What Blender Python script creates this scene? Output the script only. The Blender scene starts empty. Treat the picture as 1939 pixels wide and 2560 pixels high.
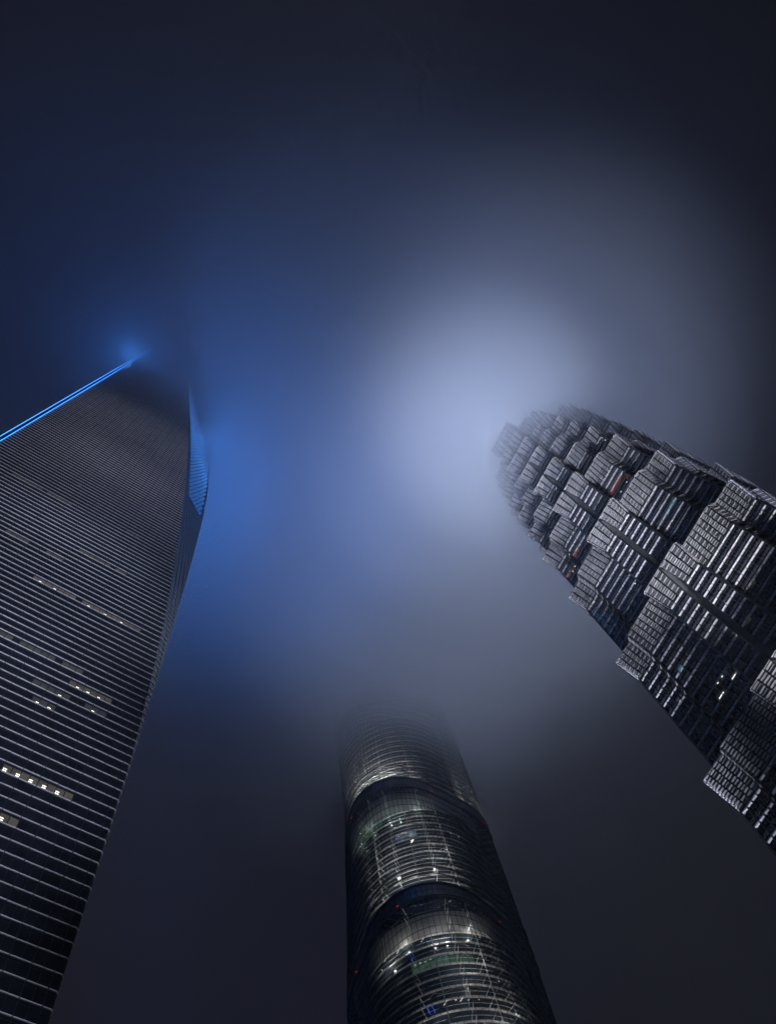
import bpy, math, random
from mathutils import Vector, Matrix
random.seed(7)
S = bpy.context.scene
rad = math.radians

# ------------------------------------------------------------------ camera
CAMZ = 1.7
cam = bpy.data.objects.new("camera", bpy.data.cameras.new("camera"))
S.collection.objects.link(cam)
# image-right, image-down and viewing direction, written in world axes
_right = Vector((0.83274313, -0.54129771, -0.11634287))
_down = Vector((0.49545336, 0.82234711, -0.2797699))
_fwd = Vector((0.24711302, 0.175334, 0.95299168))
_m = Matrix((_right, -_down, -_fwd)).transposed().to_4x4()
_m.translation = Vector((0, 0, CAMZ))
cam.matrix_world = _m
cam.data.sensor_fit = 'HORIZONTAL'
cam.data.sensor_width = 36
cam.data.lens = 36 * 2068.2 / 1939
cam.data.clip_start = 0.5
cam.data.clip_end = 6000
S.camera = cam

# ------------------------------------------------------------------ world, exposure
W = bpy.data.worlds.new("World")
S.world = W
W.use_nodes = True
nt = W.node_tree
bg = nt.nodes["Background"]
sky = nt.nodes.new("ShaderNodeTexSky")
sky.sky_type = 'NISHITA'
sky.sun_disc = False
sky.sun_elevation = rad(8)
sky.ozone_density = 10
sky.dust_density = 0.2
sky.sun_rotation = rad(45)
nt.links.new(sky.outputs[0], bg.inputs[0])
bg.inputs[1].default_value = 0.05
S.view_settings.view_transform = 'Standard'
S.view_settings.look = 'None'
S.view_settings.exposure = 0
S.view_settings.gamma = 1
S.render.engine = 'CYCLES'
cy = S.cycles
cy.max_bounces = 8
cy.diffuse_bounces = 2
cy.glossy_bounces = 3
cy.transmission_bounces = 4
cy.transparent_max_bounces = 24
cy.volume_bounces = 3
cy.use_adaptive_sampling = True
cy.adaptive_threshold = 0.035
cy.adaptive_min_samples = 16
cy.use_denoising = True
cy.sample_clamp_indirect = 4
cy.caustics_reflective = False
cy.caustics_refractive = False
cy.use_light_tree = True


def lamp(name, kind, loc, power, color, radius=1.0, target=None, spot=None, blend=0.6):
    d = bpy.data.lights.new(name, kind)
    d.energy = power
    d.color = color
    d.shadow_soft_size = radius
    o = bpy.data.objects.new(name, d)
    o.location = loc
    if spot:
        d.spot_size = rad(spot)
        d.spot_blend = blend
    if target is not None:
        o.rotation_euler = (Vector(target) - Vector(loc)).to_track_quat('-Z', 'Y').to_euler()
    S.collection.objects.link(o)
    return o


# flood lamps in the plazas and streets washing the facades, then added fog spots
WARM = (1.0, 0.93, 0.88)
COOL = (0.82, 0.84, 1.0)
for zt, pw in ((55, 0.8e7), (110, 0.85e7), (165, 0.8e7), (225, 0.42e7), (290, 0.34e7)):
    lamp("floodlight", 'SPOT', (-24, -330, 6), pw, COOL, 3, (-14, 77, zt), 12, 1.0)
lamp("floodlight", 'SPOT', (97, 2, 2), 2.6e6, (0.95, 0.94, 1.0), 1.5, (100, 3, 330), 21, 1.0)
lamp("floodlight", 'SPOT', (99, 44, 2), 1.7e6, COOL, 1.5, (102, 41, 330), 21, 1.0)
BLUE = (0.06, 0.31, 1.0)
LAV = (0.82, 0.84, 0.98)
lamp("blue_fog_spot", 'SPOT', (84, 146, 2), 3.9e6, BLUE, 9, (26, 96, 392), 34, 1.0)  # added ground spots with no known source, turning the fog blue
lamp("blue_fog_spot", 'SPOT', (62, 152, 2), 6.5e6, BLUE, 9, (14, 99, 398), 13, 1.0)
lamp("blue_fog_spot", 'SPOT', (-56, 84, 2), 0.42e6, BLUE, 9, (-56, 70, 380), 44, 1.0)
lamp("fog_spot", 'SPOT', (66, 16, 2), 3.2e6, LAV, 8, (110, 8, 392), 20, 1.0)  # added spots too, aimed at the cloud to brighten the fog
lamp("fog_spot", 'SPOT', (120, -36, 2), 2.5e6, (0.74, 0.78, 1.0), 8, (124, -28, 390), 34, 1.0)
lamp("fog_spot", 'SPOT', (132, 66, 2), 2.7e6, LAV, 8, (138, 66, 390), 42, 1.0)
lamp("fog_spot", 'SPOT', (34, 34, 2), 1.0e6, (0.34, 0.52, 1.0), 8, (46, 2, 388), 34, 1.0)  # added blue beam overhead, tinting the fog
# added wide upward spots, an even ambient fill for cloud and facades
for x, y in ((330, 300), (-280, 230), (300, -260), (-260, -220), (80, 420)):
    lamp("ambient_spot", 'SPOT', (x, y, 8), 1.15e5, (1.0, 0.76, 0.84), 4, (x * 0.9, y * 0.9, 300), 130, 1.0)


# ------------------------------------------------------------------ materials
def mat(name, color, rough=0.6, metal=0.0, spec=0.5, noise=0.0, scale=0.3, bump=0.0):
    m = bpy.data.materials.new(name)
    m.use_nodes = True
    n, l = m.node_tree.nodes, m.node_tree.links
    b = n["Principled BSDF"]
    b.inputs["Roughness"].default_value = rough
    b.inputs["Metallic"].default_value = metal
    b.inputs["Specular IOR Level"].default_value = spec
    tc = n.new("ShaderNodeTexCoord")
    nz = n.new("ShaderNodeTexNoise")
    nz.inputs["Scale"].default_value = scale
    nz.inputs["Detail"].default_value = 4
    l.new(tc.outputs["Object"], nz.inputs["Vector"])
    mp = n.new("ShaderNodeMapRange")
    mp.inputs[1].default_value = 0.3
    mp.inputs[2].default_value = 0.7
    mp.inputs[3].default_value = 1 - noise
    mp.inputs[4].default_value = 1 + noise
    l.new(nz.outputs[0], mp.inputs[0])
    mx = n.new("ShaderNodeVectorMath")
    mx.operation = 'SCALE'
    mx.inputs[0].default_value = color
    l.new(mp.outputs[0], mx.inputs["Scale"])
    l.new(mx.outputs[0], b.inputs["Base Color"])
    if bump:
        bp = n.new("ShaderNodeBump")
        bp.inputs["Strength"].default_value = bump
        l.new(nz.outputs[0], bp.inputs["Height"])
        l.new(bp.outputs[0], b.inputs["Normal"])
    return m


def emit(name, color, strength=1.0, sample=True, noise=0.0, scale=1.0):
    m = bpy.data.materials.new(name)
    m.use_nodes = True
    n, l = m.node_tree.nodes, m.node_tree.links
    b = n["Principled BSDF"]
    b.inputs["Base Color"].default_value = (0.02, 0.02, 0.02, 1)
    b.inputs["Emission Color"].default_value = (*color, 1)
    b.inputs["Emission Strength"].default_value = strength
    if noise:
        tc = n.new("ShaderNodeTexCoord")
        nz = n.new("ShaderNodeTexNoise")
        nz.inputs["Scale"].default_value = scale
        l.new(tc.outputs["Object"], nz.inputs["Vector"])
        mp = n.new("ShaderNodeMapRange")
        mp.inputs[1].default_value = 0.3
        mp.inputs[2].default_value = 0.7
        mp.inputs[3].default_value = strength * (1 - noise)
        mp.inputs[4].default_value = strength * (1 + noise)
        l.new(nz.outputs[0], mp.inputs[0])
        l.new(mp.outputs[0], b.inputs["Emission Strength"])
    if not sample:
        m.cycles.emission_sampling = 'NONE'
    return m


def volume(name, density, color=(0.77, 0.855, 1.0), aniso=0.0):
    m = bpy.data.materials.new(name)
    m.use_nodes = True
    n, l = m.node_tree.nodes, m.node_tree.links
    n.remove(n["Principled BSDF"])
    v = n.new("ShaderNodeVolumePrincipled")
    v.inputs["Color"].default_value = (*color, 1)
    v.inputs["Density"].default_value = density
    v.inputs["Anisotropy"].default_value = aniso
    l.new(v.outputs[0], n["Material Output"].inputs["Volume"])
    return m


M = dict(
    ledge=mat("ledge_metal", (0.56, 0.57, 0.63), 0.5, 0.0, 0.5, 0.12, 0.25),
    glass=mat("dark_tower_glass", (0.006, 0.008, 0.013), 0.08, 0.0, 0.45, 0.4, 0.35),
    glass2=mat("dark_blue_glass", (0.009, 0.014, 0.024), 0.1, 0.0, 0.6, 0.5, 0.4),
    mullion=mat("dark_mullion", (0.012, 0.013, 0.016), 0.5, 0.3, 0.4, 0.2, 1.0),
    cutglass=mat("smooth_chamfer_glass", (0.007, 0.01, 0.014), 0.14, 0.0, 0.4, 0.3, 0.2),
    post=mat("dark_corner_metal", (0.01, 0.011, 0.014), 0.5, 0.2, 0.4, 0.2, 0.5),
    slat=mat("louvre_metal", (0.56, 0.57, 0.62), 0.42, 0.35, 0.5, 0.22, 0.35),
    strip=mat("spandrel_metal", (0.62, 0.62, 0.66), 0.42, 0.3, 0.5, 0.2, 0.3),
    bar=mat("mullion_tube", (0.1, 0.105, 0.12), 0.45, 0.4, 0.5, 0.2, 0.6),
    recess=mat("grey_metal_panel", (0.2, 0.21, 0.225), 0.6, 0.1, 0.4, 0.15, 0.8),
    roof=mat("setback_roof", (0.05, 0.05, 0.055), 0.8, 0, 0.3, 0.2, 0.5),
    slab=mat("floor_edge_metal", (0.6, 0.57, 0.555), 0.5, 0.1, 0.5, 0.2, 0.2),
    drum=mat("inner_glazing", (0.03, 0.042, 0.05), 0.2, 0.0, 0.5, 0.45, 0.35),
    rod=mat("steel_rod", (0.5, 0.5, 0.5), 0.5, 0.3, 0.5, 0.1, 0.5),
    skinbar=mat("dark_skin_mullion", (0.012, 0.014, 0.016), 0.5, 0.2, 0.4, 0.2, 0.5),
    belt=mat("dark_belt_glass", (0.008, 0.012, 0.018), 0.15, 0.0, 0.5, 0.3, 0.3),
    soffit=mat("pale_soffit", (0.5, 0.48, 0.46), 0.7, 0.0, 0.4, 0.15, 0.15),
    ground=mat("asphalt", (0.05, 0.05, 0.05), 0.85, 0, 0.3, 0.3, 0.1),
    led=emit("blue_strip_light", (0.03, 0.24, 1.0), 5.0),
    ledrow=emit("blue_panel_light", (0.03, 0.15, 0.55), 1.2),
)

# tinted outer glazing of the twisted tower: mostly see-through, a little reflective
m = bpy.data.materials.new("clear_outer_glass")
m.use_nodes = True
n, l = m.node_tree.nodes, m.node_tree.links
n.remove(n["Principled BSDF"])
tr = n.new("ShaderNodeBsdfTransparent"); tr.inputs[0].default_value = (0.72, 0.77, 0.77, 1)
gl = n.new("ShaderNodeBsdfGlossy"); gl.inputs[0].default_value = (0.55, 0.6, 0.65, 1); gl.inputs["Roughness"].default_value = 0.12
fr = n.new("ShaderNodeFresnel"); fr.inputs[0].default_value = 1.35
mx = n.new("ShaderNodeMixShader")
l.new(fr.outputs[0], mx.inputs[0]); l.new(tr.outputs[0], mx.inputs[1]); l.new(gl.outputs[0], mx.inputs[2])
l.new(mx.outputs[0], n["Material Output"].inputs["Surface"])
M['skin'] = m


# ------------------------------------------------------------------ mesh builder
class MB:
    def __init__(self):
        self.v, self.f, self.mi = [], [], []

    def face(self, pts, mi=0):
        b = len(self.v)
        self.v.extend(tuple(p) for p in pts)
        self.f.append(tuple(range(b, b + len(pts))))
        self.mi.append(mi)

    def box(self, o, a, b, c, mi=0):
        """box from corner o along the three edge vectors a, b, c"""
        o, a, b, c = Vector(o), Vector(a), Vector(b), Vector(c)
        i = len(self.v)
        for p in (o, o + a, o + a + b, o + b, o + c, o + a + c, o + a + b + c, o + b + c):
            self.v.append(tuple(p))
        for q in ((0, 3, 2, 1), (4, 5, 6, 7), (0, 1, 5, 4), (1, 2, 6, 5), (2, 3, 7, 6), (3, 0, 4, 7)):
            self.f.append(tuple(i + k for k in q))
            self.mi.append(mi)

    def prism(self, prof0, prof1, mi=0):
        """skin between two equal closed profiles, ends capped"""
        k = len(prof0)
        i = len(self.v)
        self.v.extend(tuple(p) for p in prof0)
        self.v.extend(tuple(p) for p in prof1)
        for j in range(k):
            jj = (j + 1) % k
            self.f.append((i + j, i + jj, i + k + jj, i + k + j)); self.mi.append(mi)
        self.f.append(tuple(i + j for j in reversed(range(k)))); self.mi.append(mi)
        self.f.append(tuple(i + k + j for j in range(k))); self.mi.append(mi)

    def rod(self, a, b, r, mi=0, sides=4):
        a, b = Vector(a), Vector(b)
        d = (b - a).normalized()
        x = d.orthogonal().normalized()
        y = d.cross(x)
        p0 = [a + (x * math.cos(t) + y * math.sin(t)) * r for t in [2 * math.pi * q / sides for q in range(sides)]]
        p1 = [p + (b - a) for p in p0]
        self.prism(p0, p1, mi)

    def build(self, name, mats, parent=None, smooth=False):
        me = bpy.data.meshes.new(name)
        me.from_pydata(self.v, [], self.f)
        if not isinstance(mats, (list, tuple)):
            mats = [mats]
        for q in mats:
            me.materials.append(q)
        if len(mats) > 1:
            me.polygons.foreach_set("material_index", self.mi)
        if smooth:
            me.polygons.foreach_set("use_smooth", [True] * len(self.f))
        me.update()
        o = bpy.data.objects.new(name, me)
        S.collection.objects.link(o)
        if parent is not None:
            o.parent = parent
        return o


def thing(name, label, cat, group=None):
    o = bpy.data.objects.new(name, None)
    S.collection.objects.link(o)
    o["label"] = label
    o["category"] = cat
    if group:
        o["group"] = group
    return o


def structure(o, kind='structure'):
    o["kind"] = kind
    return o


# ------------------------------------------------------------------ ground
g = MB()
g.face([(-2500, -2500, 0), (2500, -2500, 0), (2500, 2500, 0), (-2500, 2500, 0)])
structure(g.build("ground", M['ground']))

# ================================================================== tower 1: the chisel-shaped tower
XL, XR, Y0, Y1 = -39.95, 18.15, 77.4, 136.0
XC = -41.1                     # outer face of the corner post
FH, MW = 2.25, 2.599           # ledge spacing and double-pane width
ZB = 92.44 + CAMZ              # height of ledge 0
MX0 = 16.98                    # x of joint line 0
TOP1 = 492


def cut(z):
    k = (z - ZB) / FH
    cf = 4.3 * (max(k - 5, 0) / 42) ** 1.57
    cr = cf * min(1.0, 0.5 + 0.0028 * max(z - 205, 0))
    return cf, cr


def plan1(z):
    cf, cr = cut(z)
    cf = max(cf, 0.25)
    cr = max(cr, 0.25)
    return [(XC, Y0), (XR - cf, Y0), (XR, Y0 + cr), (XR, Y1), (XC + cf, Y1), (XC, Y1 - cr)]


t1 = thing("skyscraper", "dark chisel shaped glass tower with white ledge lines and blue light strips on its edge", "skyscraper")

# solid core behind the glass
core = MB()
zs = [0, 60, 100] + [100 + 12 * i for i in range(1, 33)] + [TOP1]
for za, zb in zip(zs[:-1], zs[1:]):
    A, B = plan1(za), plan1(zb)
    ins = lambda P: [(x + (0.12 if x < -11 else -0.12), y + (0.12 if y < 107 else -0.12)) for x, y in P]
    A, B = ins(A), ins(B)
    for i in range(6):
        j = (i + 1) % 6
        core.face([(*A[i], za), (*A[j], za), (*B[j], zb), (*B[i], zb)])
core.face([(*p, TOP1) for p in ins(plan1(TOP1))])
core.build("facade_wall", M['post'], t1)

K0, K1 = int(-ZB / FH) + 1, int((TOP1 - ZB) / FH)
ind = set(range(-11, 89))      # the hundred storeys that show largest


def ledge_mb(mb, k):
    z = ZB + k * FH
    h, dep = 0.08, 0.15
    cf, cr = cut(z)
    # front: one length of ledge per pair of panes, with open joints
    x = MX0 + MW * math.floor((XL - MX0) / MW)
    xe = XR - max(cf, 0.25)
    g_ = 0.055
    while x < xe:
        a, b = max(x + g_, XL + 0.12), min(x + MW - g_, xe)
        if b - a > 0.15:
            w = random.uniform(-0.012, 0.012)
            mb.box((a, Y0 - dep, z + w), (b - a, 0, 0), (0, dep + 0.02, 0), (0, 0, h))
        x += MW
    # chamfer: the ledge dies away as the chamfer grows
    d2 = dep * max(0.0, 1 - max(cf - 1.2, 0) / 4.5)
    if d2 > 0.03:
        p, q = Vector((xe, Y0, z)), Vector((XR, Y0 + max(cr, 0.25), z))
        e = q - p
        nrm = Vector((e.y, -e.x, 0)).normalized()
        mb.prism([p, p + nrm * d2, p + nrm * d2 + Vector((0, 0, h)), p + Vector((0, 0, h))],
                 [q, q + nrm * d2, q + nrm * d2 + Vector((0, 0, h)), q + Vector((0, 0, h))])
    # right flank, back and left flank
    ya = Y0 + max(cr, 0.25)
    mb.box((XR - 0.02, ya, z), (dep, 0, 0), (0, Y1 - ya, 0), (0, 0, h))
    mb.box((XC - dep, Y0 + 1.3, z), (dep, 0, 0), (0, Y1 - Y0 - 1.3 - cr, 0), (0, 0, h))
    mb.box((XC + cf, Y1, z), (XR - XC - cf, 0, 0), (0, dep, 0), (0, 0, h))


def band_mb(mb, k):
    """the strip of panes between two ledges; material 0 glass, 1 mullion, 2 chamfer glass"""
    za, zb = ZB + k * FH, ZB + (k + 1) * FH
    P, Q = plan1(za), plan1(zb)
    xa, xb = P[1][0], Q[1][0]
    pw = MW / 2
    n0 = math.floor((XL - MX0) / pw)
    x = MX0 + pw * n0
    j = n0
    while x < max(xa, xb):
        a0, b0 = max(x, XL), min(x + pw, xa)
        a1, b1 = max(x, XL), min(x + pw, xb)
        if b0 > a0 or b1 > a1:
            b0, b1 = max(b0, a0), max(b1, a1)
            t = [random.uniform(-0.006, 0.006) for _ in range(4)]
            mb.face([(a0, Y0 + t[0], za), (b0, Y0 + t[1], za), (b1, Y0 + t[2], zb), (a1, Y0 + t[3], zb)], 0)
        if XL + 0.1 < x < min(xa, xb) - 0.1:
            wd = 0.075 if j % 2 == 0 else 0.05
            mb.box((x - wd / 2, Y0 - 0.09, za + 0.16), (wd, 0, 0), (0, 0.1, 0), (0, 0, FH - 0.17), 1)
        x += pw
        j += 1
    # spandrel line a little under each ledge
    mb.box((XL, Y0 - 0.05, zb - 0.55), (min(xa, xb) - XL, 0, 0), (0, 0.06, 0), (0, 0, 0.06), 1)
    # chamfer
    mb.face([(*P[1], za), (*P[2], za), (*Q[2], zb), (*Q[1], zb)], 2)
    L = (Vector(P[2]) - Vector(P[1])).length
    nn_ = int(L / 1.3)
    e = (Vector(P[2]) - Vector(P[1])).normalized()
    nr = Vector((e.y, -e.x))
    for i in range(1, nn_ + 1):
        c0 = Vector(P[1]) + e * (i * 1.3)
        c1 = c0 + (Vector(Q[1]) - Vector(P[1]))
        a = Vector((*c0, za)); d = Vector((*c1, zb)) - a
        mb.box(a - Vector((*e, 0)) * 0.03, Vector((*e, 0)) * 0.06, Vector((*nr, 0)) * 0.05, d, 1)
    if L > 1:
        a = Vector((*P[1], za))
        mb.box(a, Vector((*e, 0)) * L, Vector((*nr, 0)) * 0.06, Vector((0, 0, 0.12)), 1)
    # right flank, back, left flank
    mb.face([(*P[2], za), (*P[3], za), (*Q[3], zb), (*Q[2], zb)], 0)
    mb.face([(*P[3], za), (*P[4], za), (*Q[4], zb), (*Q[3], zb)], 0)
    mb.face([(*P[4], za), (*P[5], za), (*Q[5], zb), (*Q[4], zb)], 2)
    mb.face([(*P[5], za), (XC, Y0 + 1.3, za), (XC, Y0 + 1.3, zb), (*Q[5], zb)], 0)


restL, restB = MB(), MB()
for k in range(K0, K1):
    if k in ind:
        q = MB(); ledge_mb(q, k); q.build("ledge", M['ledge'], t1)
        q = MB(); band_mb(q, k); q.build("window_band", [M['glass'], M['mullion'], M['cutglass']], t1)
    else:
        ledge_mb(restL, k); band_mb(restB, k)
structure(restL.build("ledges", M['ledge'], t1), 'stuff')
structure(restB.build("window_bands", [M['glass'], M['mullion'], M['cutglass']], t1), 'stuff')

# corner post with its two light strips
q = MB()
q.box((XC, Y0 - 0.25, 0), (XL - XC, 0, 0), (0, 1.55, 0), (0, 0, TOP1))
q.build("corner_post", M['post'], t1)
for x in (XL - 0.06, XC - 0.05):
    q = MB()
    q.box((x, Y0 - 0.37, 150), (0.1, 0, 0), (0, 0.1, 0), (0, 0, TOP1 - 152))
    q.build("light_strip", M['led'], t1)

# lit rows on the chamfer
q = MB()
for k in range(79, K1 - 2):
    z = ZB + k * FH
    P = plan1(z)
    p, r = Vector(P[1]), Vector(P[2])
    L = (r - p).length
    e = (r - p).normalized()
    nr = Vector((e.y, -e.x, 0))
    s = 2.4 + 0.65 * (k % 2)
    while s < L - 2.2:
        ln = 1.05
        q.box(Vector((*(p + e * s), z + 0.3)) + nr * 0.03, Vector((*e, 0)) * ln, nr * 0.1, (0, 0, 0.14))
        s += 1.3
q.build("light_panel", M['ledrow'], t1)

# lit office windows: (ledge row, first m, last m, colour, list of lamp m)
E_ = lambda nm, c, s: emit(nm, c, s, False, 0.45, 0.7)
LW = [E_("window_glow_olive", (0.75, 0.68, 0.52), 0.055), E_("window_glow_grey", (0.55, 0.62, 0.7), 0.022),
      E_("window_glow_green", (0.55, 0.75, 0.62), 0.03), E_("window_glow_warm", (0.9, 0.8, 0.72), 0.06),
      E_("window_glow_dim", (0.8, 0.8, 0.8), 0.03)]
LAMP = emit("ceiling_lamp_light", (1.0, 0.97, 0.86), 2.0, False)
rows = [(5, -6.0, -2.05, 0, [-5.84, -5.12, -4.39, -3.63, -2.88]), (1, -5.0, -4.4, 0, [-4.84]),
        (15, -6.55, -2.0, 1, [-5.14, -4.38, -3.66, -2.89]), (13, -6.5, -5.0, 1, [-6.11, -5.35]),
        (17, -4.95, -2.0, 0, [-4.38, -3.65, -2.9]), (19, -10.3, -4.55, 2, []), (30, -6.9, -2.25, 3, [-6.4, -5.0, -3.6]),
        (30, -11.0, -7.6, 3, [-10.4, -9.2]), (50, -18.6, -17.0, 4, []), (50, -14.6, -12.7, 4, []), (50, -17.0, -14.5, 1, []),
        (61, -5.3, -4.0, 1, []), (36, -14.8, -13.4, 4, []), (36, -11.2, -10.0, 4, []), (40, -9.1, -5.2, 4, []), (51, -6.8, -5.9, 1, []),
        (67, -14.0, -12.9, 1, []), (57, -13.2, -12.6, 1, [])]
rnd = random.Random(3)
for k, ma, mb_, ci, lamps in rows:
    za = ZB + k * FH + 0.17
    pa, pb = math.floor(ma * 2), math.ceil(mb_ * 2) - 1
    for p in range(pa, pb + 1):
        if ci in (1, 2, 4) and rnd.random() < 0.2:
            continue
        x0, x1 = MX0 + p * MW / 2 + 0.07, MX0 + (p + 1) * MW / 2 - 0.07
        q = MB()
        q.box((x0, Y0 - 0.025, za), (x1 - x0, 0, 0), (0, 0.02, 0), (0, 0, FH - 0.75))
        w_ = q.build("lit_window", LW[ci], t1)
        for lm in lamps:
            xl = MX0 + lm * MW
            if x0 - 0.05 <= xl < x1 + 0.1:
                lp = MB()
                big = k < 10
                for dz in ((0.15, 0.55) if big else (0.2,)):
                    lp.box((xl - 0.28, Y0 - 0.05, za + dz), (0.56, 0, 0), (0, 0.02, 0), (0, 0, 0.17))
                lp.build("ceiling_light", LAMP, w_)

# ================================================================== tower 2: the tiered pagoda-like tower
a_ = rad(5.5)
D_ = Vector((math.sin(a_), math.cos(a_), 0))     # along the facing side, away from the viewer
N_ = Vector((math.cos(a_), -math.sin(a_), 0))    # into the building
CEN = D_ * 21.26 + N_ * 139.0
t2 = thing("skyscraper", "tiered pagoda-like tower of stepped bays with bright metal louvre crowns and lit spandrels", "skyscraper")

#        rim z   K     F     C     uF    floor
TIERS = [(74.5, 28.6, 29.3, 30.2, 21.0, 4.0),
         (130.3, 27.3, 28.4, 30.0, 19.7, 4.0),
         (179.2, 26.0, 27.4, 29.7, 18.3, 4.0),
         (220.5, 24.7, 26.4, 29.4, 17.05, 4.0),
         (253.3, 23.4, 25.2, 29.1, 15.7, 4.0),
         (276.6, 22.3, 24.3, 28.7, 14.6, 3.3),
         (296.8, 21.2, 23.3, 28.3, 13.5, 3.3),
         (315.0, 20.2, 22.0, 27.8, 12.7, 3.3),
         (330.0, 19.3, 21.0, 27.4, 11.9, 3.3),
         (343.0, 18.3, 20.0, 26.6, 11.0, 3.3),
         (354.0, 17.0, 18.6, 25.0, 10.2, 3.3),
         (372.0, 12.5, 13.6, 15.5, 8.0, 3.3)]


def plan2(K, F, C, uF, uc, n):
    """closed outline in (u, v): the side facing v first, then three quarter turns of it"""
    ch = F - K
    side = [(-uF - ch, K, 'f'), (-uF, F, 'f'), (-uc, F, 'r'), (-uc, C, 'f'), (-n, C, 'n'), (-n, C - 1.0, 'n'),
            (n, C - 1.0, 'n'), (n, C, 'f'), (uc, C, 'r'), (uc, F, 'f'), (uF, F, 'f'), (uF + ch, K, 'f'), (K, K, 'f')]
    side[11] = (uF + ch, K, 'f')
    out = []
    for r in range(4):
        for (u, v, t) in side:
            for _ in range(r):
                u, v = v, -u
            out.append((u, v, t))
    return out


def w2(u, v, z):
    return CEN + D_ * u - N_ * v + Vector((0, 0, z + CAMZ))


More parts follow.
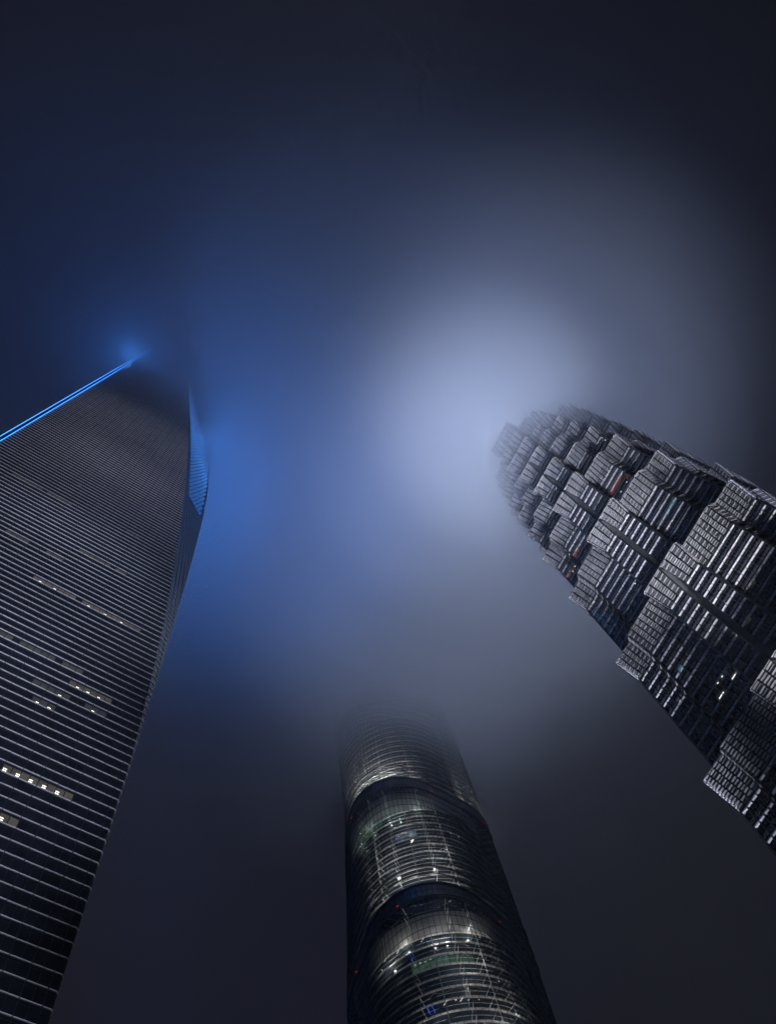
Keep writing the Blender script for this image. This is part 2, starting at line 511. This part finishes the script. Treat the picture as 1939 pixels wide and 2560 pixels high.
planes = {}
zprev = -CAMZ
for ti, (rz, K, F, C, uF, fl) in enumerate(TIERS):
    chh = 2.6 * fl
    zc = rz - chh
    rim = plan2(K, F, C, uF, 7.0, 0.22)
    sh = plan2(K - 1.3, F - 1.35, C - 1.5, uF - 0.7, 6.05, 0.87)
    z0 = zprev - 0.4
    zprev = rz
    NP = len(sh)
    wall, notches, strips, crown, cap = MB(), [MB() for _ in range(4)], {}, MB(), MB()
    nfl = int((zc - z0) / fl)
    nfl = min(nfl, 14)
    for i in range(NP):
        u0, v0, ty = sh[i]
        u1, v1, _ = sh[(i + 1) % NP]
        A, B = Vector((u0, v0)), Vector((u1, v1))
        L = (B - A).length
        if L < 0.02:
            continue
        e = (B - A) / L
        out = Vector((-e.y, e.x))
        U = w2(e.x, e.y, 0) - w2(0, 0, 0)
        O = w2(out.x, out.y, 0) - w2(0, 0, 0)
        Zv = Vector((0, 0, 1))
        a0, b0 = w2(u0, v0, z0), w2(u1, v1, z0)
        notch = notches[i * 4 // NP]
        if ty == 'n':
            notch.face([a0, b0, b0 + Zv * (zc - z0), a0 + Zv * (zc - z0)])
        else:
            # window wall: panes one storey tall, slightly out of true so that they mirror differently
            nb = max(1, round(L / 1.6))
            pw = L / nb
            zz = [z0] + [zc - fl * q for q in range(nfl, -1, -1) if zc - fl * q > z0 + 0.3]
            for p in range(nb):
                for zq, zr in zip(zz[:-1], zz[1:]):
                    t = [random.uniform(-0.008, 0.008) for _ in range(4)]
                    wall.face([w2(u0 + e.x * pw * p, v0 + e.y * pw * p, zq) + O * t[0],
                               w2(u0 + e.x * pw * (p + 1), v0 + e.y * pw * (p + 1), zq) + O * t[1],
                               w2(u0 + e.x * pw * (p + 1), v0 + e.y * pw * (p + 1), zr) + O * t[2],
                               w2(u0 + e.x * pw * p, v0 + e.y * pw * p, zr) + O * t[3]], 0)
            # mullion tubes
            for p in range(nb + 1):
                a = w2(u0 + e.x * pw * p, v0 + e.y * pw * p, z0) - U * 0.05
                wall.box(a, U * 0.1, O * 0.5, Zv * (zc - z0), 1)
                if p < nb:
                    wall.box(a + U * pw * 0.5, U * 0.06, O * 0.12, Zv * (zc - z0), 1)
            # storey lines
            for q in range(nfl + 1):
                zq = zc - fl * q - 0.95
                if zq < z0 + 0.5:
                    continue
                sm = strips.setdefault(q, MB())
                a, b = w2(u0, v0, zq), w2(u1, v1, zq)
                dd = 0.32 if ty == 'f' else 0.12
                sm.prism([a, a + O * dd + Zv * 0.2, a + O * dd + Zv * 0.5, a + Zv * 0.62],
                         [b, b + O * dd + Zv * 0.2, b + O * dd + Zv * 0.5, b + Zv * 0.62], 0)
                # transoms and the pair of thin tubes under the storey above
                wall.box(a - Zv * 0.75, U * L, O * 0.1, Zv * 0.07, 1)
                wall.box(a - Zv * 2.0, U * L, O * 0.1, Zv * 0.06, 1)
                if ty == 'f':
                    for dz in (1.15, 1.55):
                        wall.box(a + Zv * dz + O * 0.3, U * L, O * 0.1, Zv * 0.09, 1)
        # crown: flaring screen of louvres in front of a dark wall
        R0, R1 = rim[i], rim[(i + 1) % NP]
        p00, p10 = w2(u0, v0, zc), w2(u1, v1, zc)
        p01, p11 = w2(R0[0], R0[1], rz), w2(R1[0], R1[1], rz)
        if ty == 'n':
            notch.face([p00, p10, p11, p01])
            continue
        crown.face([p00, p10, p11, p01], 1)
        nb = max(1, round(L / 1.6))
        ns = 12
        pitch = 1.0 / ns
        S0, S1 = p01 - p00, p11 - p10
        Nn = (p10 - p00).cross(S0).normalized()
        if Nn.dot(O) < 0:
            Nn = -Nn
        for p in range(nb):
            f0, f1 = p / nb, (p + 1) / nb
            c0, c1 = p00.lerp(p10, f0), p00.lerp(p10, f1)
            d0, d1 = p01.lerp(p11, f0), p01.lerp(p11, f1)
            gx = 0.1
            for s in range(ns):
                off = 0.5 * pitch if p % 2 else 0.0
                sa = s * pitch + off + 0.01
                sb = sa + pitch * 0.36
                if sb > 1:
                    continue
                qa0, qa1 = c0.lerp(d0, sa), c1.lerp(d1, sa)
                qb0, qb1 = c0.lerp(d0, sb), c1.lerp(d1, sb)
                g0 = (qa1 - qa0) * gx
                crown.prism([qa0 + g0, qa0 + g0 + Nn * 0.3, qb0 + g0 + Nn * 0.34, qb0 + g0],
                            [qa1 - g0, qa1 - g0 + Nn * 0.3, qb1 - g0 + Nn * 0.34, qb1 - g0], 0)
            # thin continuous rails
            if p == 0:
                for s in range(0, ns + 1, 2):
                    qa, qb = p00.lerp(p01, s * pitch), p10.lerp(p11, s * pitch)
                    crown.rod(qa + Nn * 0.36, qb + Nn * 0.36, 0.045, 2)
            crown.rod(c0 + Nn * 0.42, d0 + Nn * 0.42, 0.1, 2)
        # rim rail
        crown.rod(p01 + Nn * 0.2, p11 + Nn * 0.2, 0.13, 0)
    cap.face([w2(u, v, rz - 0.6) for (u, v, _) in plan2(K - 0.05, F - 0.05, C - 0.05, uF - 0.05, 6.95, 0.25)])
    planes[ti] = dict(C=C - 1.5, F=F - 1.35, K=K - 1.3)
    tier = planes[ti]['o'] = wall.build("setback_tier", [M['glass2'], M['bar']], t2)
    for notch in notches:
        notch.build("centre_recess", M['recess'], tier)
    cap.build("setback_roof", M['roof'], tier)
    crown.build("louvre_crown", [M['slat'], M['post'], M['mullion']], tier)
    for q, sm in strips.items():
        sm.build("spandrel", [M['strip']], tier)
ORANGE = emit("orange_room_glow", (1.0, 0.2, 0.05), 0.22, False, 0.6, 0.8)
TEAL = emit("teal_room_glow", (0.15, 0.6, 0.85), 0.2, False, 0.5, 0.8)
PURPLE = emit("violet_room_glow", (0.5, 0.45, 0.65), 0.16, False, 0.5, 0.8)
DIMROOM = emit("dim_room_glow", (0.6, 0.66, 0.6), 0.03, False, 0.6, 0.8)
WHITE = emit("white_room_lamp", (1.0, 0.98, 0.92), 1.1, False)
rooms = [(ORANGE, 4, 'F', u, 232.9, 1.5, 2.2) for u in (-12.6, -11.0, -9.4, -7.8)] + \
        [(ORANGE, 4, 'F', u, 229.2, 1.5, 1.2) for u in (-14.2,)] + \
        [(ORANGE, 4, 'F', u, 232.8, 1.5, 1.6) for u in (12.6, 14.2)] + [(ORANGE, 4, 'K', u, 233.0, 1.4, 1.0) for u in (19.0, 21.0)] + \
        [(TEAL, 3, 'F', u, 196.9, 1.5, 1.6) for u in (-15.4, -13.8, -12.2)] + [(PURPLE, 3, 'F', u, 196.9, 1.5, 1.6) for u in (-10.5, -9.0)] + \
        [(TEAL, 2, 'F', 15.3, 155.7, 1.5, 1.6), (TEAL, 4, 'F', 8.7, 237.3, 1.5, 1.6)] + \
        [(DIMROOM, t, f, u, z, 1.5, 1.7) for t, f, u, z in ((2, 'F', 9.2, 143.0), (2, 'F', 10.8, 143.0), (2, 'F', -9.0, 151.0), (2, 'F', -12.2, 155.0),
         (2, 'C', 3.8, 151.3), (3, 'F', -12.2, 205.0), (3, 'F', -12.2, 201.0), (2, 'C', -2.6, 143.3), (3, 'F', 9.6, 208.0), (2, 'F', 12.3, 140.0), (2, 'F', 7.6, 140.0))]
dots = [(3, 'F', u, z) for u, z in ((-15.5, 209.7), (-13.8, 193.4), (-10.7, 193.3), (-9.1, 193.3), (-8.6, 197.5), (-7.1, 197.3), (9.5, 209.0), (11.1, 209.1),
        (8.1, 192.8), (-15.2, 197.9), (-13.6, 197.9), (-12.0, 197.8))] + [(3, 'C', u, z) for u, z in ((2.0, 189.4), (-3.0, 205.7), (-2.3, 205.9))] + \
       [(3, 'K', 20.5, 209.1), (3, 'K', 21.7, 209.0), (5, 'K', -21.0, 269.8), (5, 'K', -20.8, 266.2), (5, 'K', -20.6, 263.0)] + \
       [(4, 'K', u, z) for u, z in ((-20.6, 244.0), (-19.0, 244.0), (-20.6, 234.7), (-18.8, 234.7), (18.8, 243.7), (18.3, 243.0), (17.6, 233.1), (19.2, 232.4))] + \
       [(4, 'F', u, z) for u, z in ((-14.3, 243.3), (-12.7, 243.3), (-11.1, 243.1), (-9.5, 243.0), (-8.2, 243.0), (-13.9, 234.0), (-12.8, 228.4), (-9.5, 228.5), (9.6, 238.4))] + \
       [(2, 'F', u, z) for u, z in ((15.4, 156.4), (10.1, 143.9), (11.7, 143.9))] + [(2, 'K', u, z) for u, z in ((19.8, 152.2), (20.6, 152.2), (20.9, 152.6))] + \
       [(2, 'C', -2.7, 152.6)]
for mt, t_, f_, u, z, wd, hg in rooms:
    v = planes[t_][f_] + 0.03
    q = MB()
    q.box(w2(u - wd / 2, v, z), D_ * wd, -N_ * 0.03, (0, 0, hg))
    q.build("lit_window", mt, planes[t_]['o'])
for i, (t_, f_, u, z) in enumerate(dots):
    v = planes[t_][f_] + 0.06
    q = MB()
    q.prism([w2(u + 0.22 * math.cos(a), v, z + 0.22 * math.sin(a)) for a in [k * math.pi / 4 for k in range(8)]],
            [w2(u + 0.16 * math.cos(a), v + 0.12, z + 0.16 * math.sin(a)) for a in [k * math.pi / 4 for k in range(8)]])
    q.build("ceiling_light", WHITE, planes[t_]['o'])
for u, ln in ((7.6, 1.5), (12.2, 1.7)):
    q = MB()
    q.box(w2(u, planes[2]['F'] + 0.06, 140.8), D_ * ln, -N_ * 0.06, (0, 0, 0.3))
    q.build("ceiling_light", WHITE, planes[2]['o'])
q = MB()
q.prism([w2(0.6 * math.cos(t), 0.6 * math.sin(t), 372) for t in [k * math.pi / 3 for k in range(6)]],
        [w2(0.1 * math.cos(t), 0.1 * math.sin(t), 420) for t in [k * math.pi / 3 for k in range(6)]])
q.build("spire", M['slat'], t2)

# ================================================================== tower 3: the twisting tower behind
AZ = rad(43.75)
DC = 245.0
C3 = Vector((DC * math.sin(AZ), DC * math.cos(AZ), 0))
TOC = -C3.normalized()                                  # towards the viewer
RGT = Vector((math.cos(AZ), -math.sin(AZ), 0))          # viewer's right
t3 = thing("skyscraper", "round twisting tower in clear glass with lit curved floor edges and dark belts", "skyscraper")


def R3(z):
    return 34.0 - 0.0244 * (z - 200) if z < 330 else 30.8 - 0.019 * (z - 330)


def skin(z, ph, dr=0.0):
    """point on the outer glass at height z, bearing ph from the viewer's direction (positive to the right)"""
    v = rad(6 - (z - 200) * 0.215)
    r = R3(z) * (1 + 0.108 * math.cos(3 * (ph - v))) + dr
    return C3 + TOC * (r * math.cos(ph)) + RGT * (r * math.sin(ph)) + Vector((0, 0, z + CAMZ))


def drum(z, ph, dr=0.0):
    r = R3(z) * 0.875 + dr
    return C3 + TOC * (r * math.cos(ph)) + RGT * (r * math.sin(ph)) + Vector((0, 0, z + CAMZ))


ZONES = [(40, 92, 8), (99, 156, 12), (163, 229, 14), (236, 296.5, 13), (303.5, 372, 13), (379, 440, 12), (447, 505, 12), (512, 600, 10)]
NS = 120
PH = [2 * math.pi * i / NS for i in range(NS)]
fl3 = 4.35
for zi, (za, zb, _) in enumerate(ZONES):
    near = 1 <= zi <= 4
    # outer glass
    q = MB()
    zz = [za + (zb - za) * i / 14 for i in range(15)]
    for z0, z1 in zip(zz[:-1], zz[1:]):
        for i in range(NS):
            p, p2 = PH[i], PH[(i + 1) % NS]
            q.face([skin(z0, p), skin(z0, p2), skin(z1, p2), skin(z1, p)])
    q.build("outer_glass", M['skin'], t3, True)
    # its grid of bars
    q = MB()
    for i in range(NS):
        for z0, z1 in zip(zz[:-1:2], zz[2::2]):
            q.rod(skin(z0, PH[i], 0.08), skin(z1, PH[i], 0.08), 0.085, 0)
    nf = int((zb - za) / fl3)
    for f_ in range(nf + 1):
        z = zb - 0.3 - f_ * fl3
        for i in range(0, NS):
            q.rod(skin(z, PH[i], 0.1), skin(z, PH[(i + 1) % NS], 0.1), 0.11, 0)
    q.build("glazing_bars", M['skinbar'], t3)
    # inner drum
    q = MB()
    for z0, z1 in ((za, zb),):
        for i in range(NS):
            p, p2 = PH[i], PH[(i + 1) % NS]
            for f_ in range(nf):
                h0, h1 = zb - (f_ + 1) * fl3, zb - f_ * fl3
                t = random.uniform(-0.03, 0.03)
                q.face([drum(h0, p, t), drum(h0, p2, -t), drum(h1, p2, t), drum(h1, p, -t)])
    q.build("inner_drum", M['drum'], t3)
    for f_ in range(nf + 1):
        z = zb - f_ * fl3 - 0.4
        q = MB()
        for i in range(NS):
            p, p2 = PH[i], PH[(i + 1) % NS]
            q.prism([drum(z, p), drum(z, p, 0.45), drum(z + 0.5, p, 0.45), drum(z + 0.5, p)],
                    [drum(z, p2), drum(z, p2, 0.45), drum(z + 0.5, p2, 0.45), drum(z + 0.5, p2)])
            if near:
                q.rod(drum(z + 2.4, p, 0.15), drum(z + 2.4, p2, 0.15), 0.07)
        q.build("floor_edge", M['slab'], t3)
    # pale walls of the top two storeys under the belt
    q = MB()

    def top(a, z=zb - 0.6):
        gap = (skin(z, a) - C3).xy.length - (drum(z, a) - C3).xy.length
        return drum(z, a, min(1.6, max(gap - 0.25, 0.1)))

    for i in range(NS):
        p, p2 = PH[i], PH[(i + 1) % NS]
        q.face([drum(zb - 8.2, p, 0.2), drum(zb - 8.2, p2, 0.2), top(p2), top(p)])
    q.build("pale_soffit", M['soffit'], t3)
    # struts and ties between drum and glass
    if near:
        q = MB()
        rr = random.Random(zi)
        for i in range(0, NS, 4):
            p = PH[i]
            if math.cos(p) < -0.2:
                continue
            gap = (skin(za, p) - drum(za, p)).length
            if gap < 3:
                continue
            for f_ in range(0, nf):
                z = zb - f_ * fl3 - 0.2
                q.rod(drum(z, p, 0.7), skin(z - 0.4, p, -0.1), 0.11)
            for f_ in range(1, nf - 1, 3):
                z = zb - f_ * fl3
                q.rod(drum(z, p, 0.6), skin(z - 2 * fl3, PH[(i + 4) % NS], -0.2), 0.05)
                q.rod(drum(z, PH[(i + 4) % NS], 0.6), skin(z - 2 * fl3, p, -0.2), 0.05)
            if i % 8 == 0:
                q.rod(skin(za, p, -0.7), skin(zb, p, -0.7), 0.16)
        q.build("tie_rods", M['rod'], t3)
    # belt up to the next zone
    if zi + 1 < len(ZONES):
        zn = ZONES[zi + 1][0]
        q = MB()
        for i in range(NS):
            p, p2 = PH[i], PH[(i + 1) % NS]
            zm = (zb + zn) / 2
            for h0, h1 in ((zb, zm), (zm, zn)):
                q.face([skin(h0, p, 0.05), skin(h0, p2, 0.05), skin(h1, p2, 0.05), skin(h1, p, 0.05)], 0)
            q.rod(skin(zb, p, 0.05), skin(zn, p, 0.05), 0.07, 1)
            for h in (zb + 0.3, zn - 0.3):
                q.rod(skin(h, p, 0.15), skin(h, p2, 0.15), 0.45, 1)
            q.rod(skin(zm, p, 0.05), skin(zm, p2, 0.05), 0.1, 1)
            if near:
                for h in (zn + fl3, zn + 2 * fl3):
                    q.rod(skin(h, p, 0.15), skin(h, p2, 0.15), 0.3, 1)
            # floor of the zone above, where the up-lights stand
            q.face([skin(zn - 0.2, p, -0.1), skin(zn - 0.2, p2, -0.1), drum(zn - 0.2, p2, 0), drum(zn - 0.2, p, 0)], 0)
        q.build("belt", [M['belt'], M['skinbar']], t3)
        # ceiling lamps over the top storeys of this zone
        if 220 < zb < 300:
            vz = rad(6 - (zb - 200) * 0.215)
            for dp in (-0.52, -0.3, 0.02, 0.17, 0.44):
                lamp("atrium_or_fill_light", 'POINT', drum(zb - 12.5 + 2.5 * math.sin(dp * 17), vz + dp, 2.0), 0.5e3 if zb < 250 else 0.25e3, (1.0, 0.95, 0.9) if zb < 250 else (0.85, 1.0, 0.9), 0.22)
        # up-lights, plus added fill lamps, in the corner atria of the zone above
        if zn < 320:
            vz = rad(6 - (zn - 200) * 0.215)
            for j in range(3):
                ph = vz + j * 2 * math.pi / 3
                if math.cos(ph) < -0.3:
                    continue
                if zn < 290 and math.cos(ph) > 0.3:
                    for h, dp in ((22, -0.25), (22, 0.3), (40, 0.05)):  # fill lamps in mid-air, added to brighten the dim floor edges
                        lamp("atrium_or_fill_light", 'POINT', drum(zn + h, ph + dp, 5.0), 1.1e3, (1.0, 0.93, 0.88), 0.15)
                for dp in (-0.2, 0.0, 0.2):
                    p = drum(zn + 1.0, ph + dp, 4.5 if dp else 6.0)
                    lamp("atrium_or_fill_light", 'POINT', p, (3.2e3 if zn < 290 else 6e3) * (1.0 if math.cos(ph) > 0.3 else 0.5), (1.0, 0.93, 0.88), 0.3)
# rooms and lamps seen through the glass
GREEN = emit("green_room_glow", (0.3, 0.7, 0.45), 0.09, False, 0.5, 0.6)
BLUER = emit("blue_room_glow", (0.45, 0.6, 0.9), 0.14, False, 0.6, 0.5)
BLUEB = emit("blue_tube_light", (0.08, 0.16, 1.0), 0.9, False)
RED = emit("red_beacon_light", (1.0, 0.03, 0.02), 0.2, False)


def patch(name, mt, z0, z1, a0, a1, dr=0.15):
    q = MB()
    k = max(1, int(abs(a1 - a0) / 0.05))
    for i in range(k):
        b0, b1 = a0 + (a1 - a0) * i / k, a0 + (a1 - a0) * (i + 1) / k
        q.face([drum(z0, b0, dr), drum(z0, b1, dr), drum(z1, b1, dr), drum(z1, b0, dr)])
    return q.build(name, mt, t3)


def fz(zb, f_):
    return zb - f_ * fl3


patch("lit_window", GREEN, fz(229, 5) + 0.3, fz(229, 4) - 0.6, -0.28, 0.4)
patch("lit_window", BLUER, fz(296.5, 13) + 0.3, fz(296.5, 12) - 0.6, -0.1, 0.45)
patch("lit_window", BLUER, fz(296.5, 6) + 0.3, fz(296.5, 5) - 0.6, -0.2, 0.1)
patch("lit_window", GREEN, fz(296.5, 3) + 0.3, fz(296.5, 2) - 0.6, -0.8, -0.35)
rr = random.Random(11)
spots = [(229, 4, -0.24 + 0.058 * i) for i in range(11) if i != 4] + [(229, 2, -0.35), (229, 2, -0.6), (229, 8, 0.1), (229, 8, 0.22), (229, 8, 0.33), (229, 9, -0.5),
         (229, 6, 0.62), (229, 6, 0.75), (229, 2, 0.55), (296.5, 5, -0.15), (296.5, 5, -0.05), (296.5, 5, 0.6), (296.5, 5, 0.72), (296.5, 6, -0.3),
         (296.5, 12, 0.05), (296.5, 12, 0.2), (296.5, 12, 0.36), (296.5, 13, -0.2), (296.5, 11, -0.9), (296.5, 2, 0.0), (296.5, 14, 0.3), (229, 10, 0.2), (229, 11, -0.15)]
for zb, f_, ph in spots:
    z = fz(zb, f_) - 1.1 - rr.random() * 0.9
    patch("ceiling_light", WHITE, z, z + 0.45, ph, ph + 0.012, 0.4)
for zb, f_, ph in ((229, 2, -0.12), (229, 2, -0.42), (229, 8, -0.02), (229, 8, 0.14)):
    z = fz(zb, f_) - 2.0
    q = MB()
    q.rod(drum(z, ph, 0.5), drum(z + 1.3, ph + 0.035, 0.5), 0.13)
    q.build("ceiling_light", WHITE, t3)
for zb, f_, ph in ((229, 8, -0.17), (229, 8, -0.12), (229, 3, -0.25)):
    q = MB()
    q.rod(drum(fz(zb, f_) - 3.6, ph, 0.5), drum(fz(zb, f_) - 0.6, ph - 0.02, 0.5), 0.12)
    q.build("tube_light", BLUEB, t3)
for z, ph in ((229.4, -0.25), (229.4, -1.15), (229.4, 0.92), (296.9, -0.75), (296.9, 0.45), (296.9, 1.4)):
    q = MB()
    a = skin(z, ph, 0.7)
    q.box(a - RGT * 0.4, RGT * 0.8, TOC * 0.3, (0, 0, 0.35))
    q.build("beacon", RED, t3)

q = MB()
for i in range(NS):
    p, p2 = PH[i], PH[(i + 1) % NS]
    q.face([skin(0, p), skin(0, p2), skin(40, p2), skin(40, p)])
q.build("podium_wall", M['belt'], t3)

# ------------------------------------------------------------------ fog
def slab(name, r, z0, z1, dens, **kw):
    """a wide three-sided body of air; its top and bottom are single triangles"""
    q = MB()
    P = [(r * math.cos(t), r * math.sin(t)) for t in (0.9, 0.9 + 2 * math.pi / 3, 0.9 + 4 * math.pi / 3)]
    q.prism([(x, y, z0) for x, y in P], [(x, y, z1) for x, y in P])
    return structure(q.build(name, volume(name + "_air", dens, **kw)), 'stuff')


slab("haze", 3400, -1.0, 660, 0.00006)
for i, (z, dn) in enumerate([(285, 0.0012), (320, 0.0022), (350, 0.005), (378, 0.008), (402, 0.014)]):
    slab("low_cloud", 3300 - 25 * i, z, 650 - 5 * i, dn)


def bank(cx, cy_, cz, rx, ry, rz, dens):
    q = MB()
    nu, nv = 32, 16
    P = lambda i, j: (cx + rx * math.cos(2 * math.pi * i / nu) * math.sin(math.pi * j / nv),
                      cy_ + ry * math.sin(2 * math.pi * i / nu) * math.sin(math.pi * j / nv), cz + rz * math.cos(math.pi * j / nv))
    for j in range(nv):
        for i in range(nu):
            if j == 0:
                q.face([P(0, 0), P(i, 1), P(i + 1, 1)])
            elif j == nv - 1:
                q.face([P(i + 1, j), P(i, j), P(0, nv)])
            else:
                q.face([P(i, j), P(i, j + 1), P(i + 1, j + 1), P(i + 1, j)])
    return structure(q.build("fog_bank", volume("fog_bank_air", dens)), 'stuff')


for i in range(7):
    r = 130 - 15 * i
    bank(132 + 3 * math.sin(i * 2.1), 16 + 3 * math.cos(i * 1.7), 392 - i, r, r * 0.98, r * 0.95, 0.001 + 0.0015 * i)

for i in range(3):
    bank(168 + i, 176 - i, 421, 100 - 20 * i, 100 - 21 * i, 92 - 18 * i, 0.012)

# lamps of the tower crowns, shining into the fog
WH = (0.9, 0.91, 0.96)
lamp("crown_floodlight", 'POINT', (140, 8, 424), 2.3e5, WH, 3.0)
lamp("crown_bluelight", 'POINT', (8, 91, 408), 0.6e4, BLUE, 5.0)
lamp("crown_bluelight", 'POINT', (-43.5, 74.5, 424), 0.8e4, BLUE, 3.0)
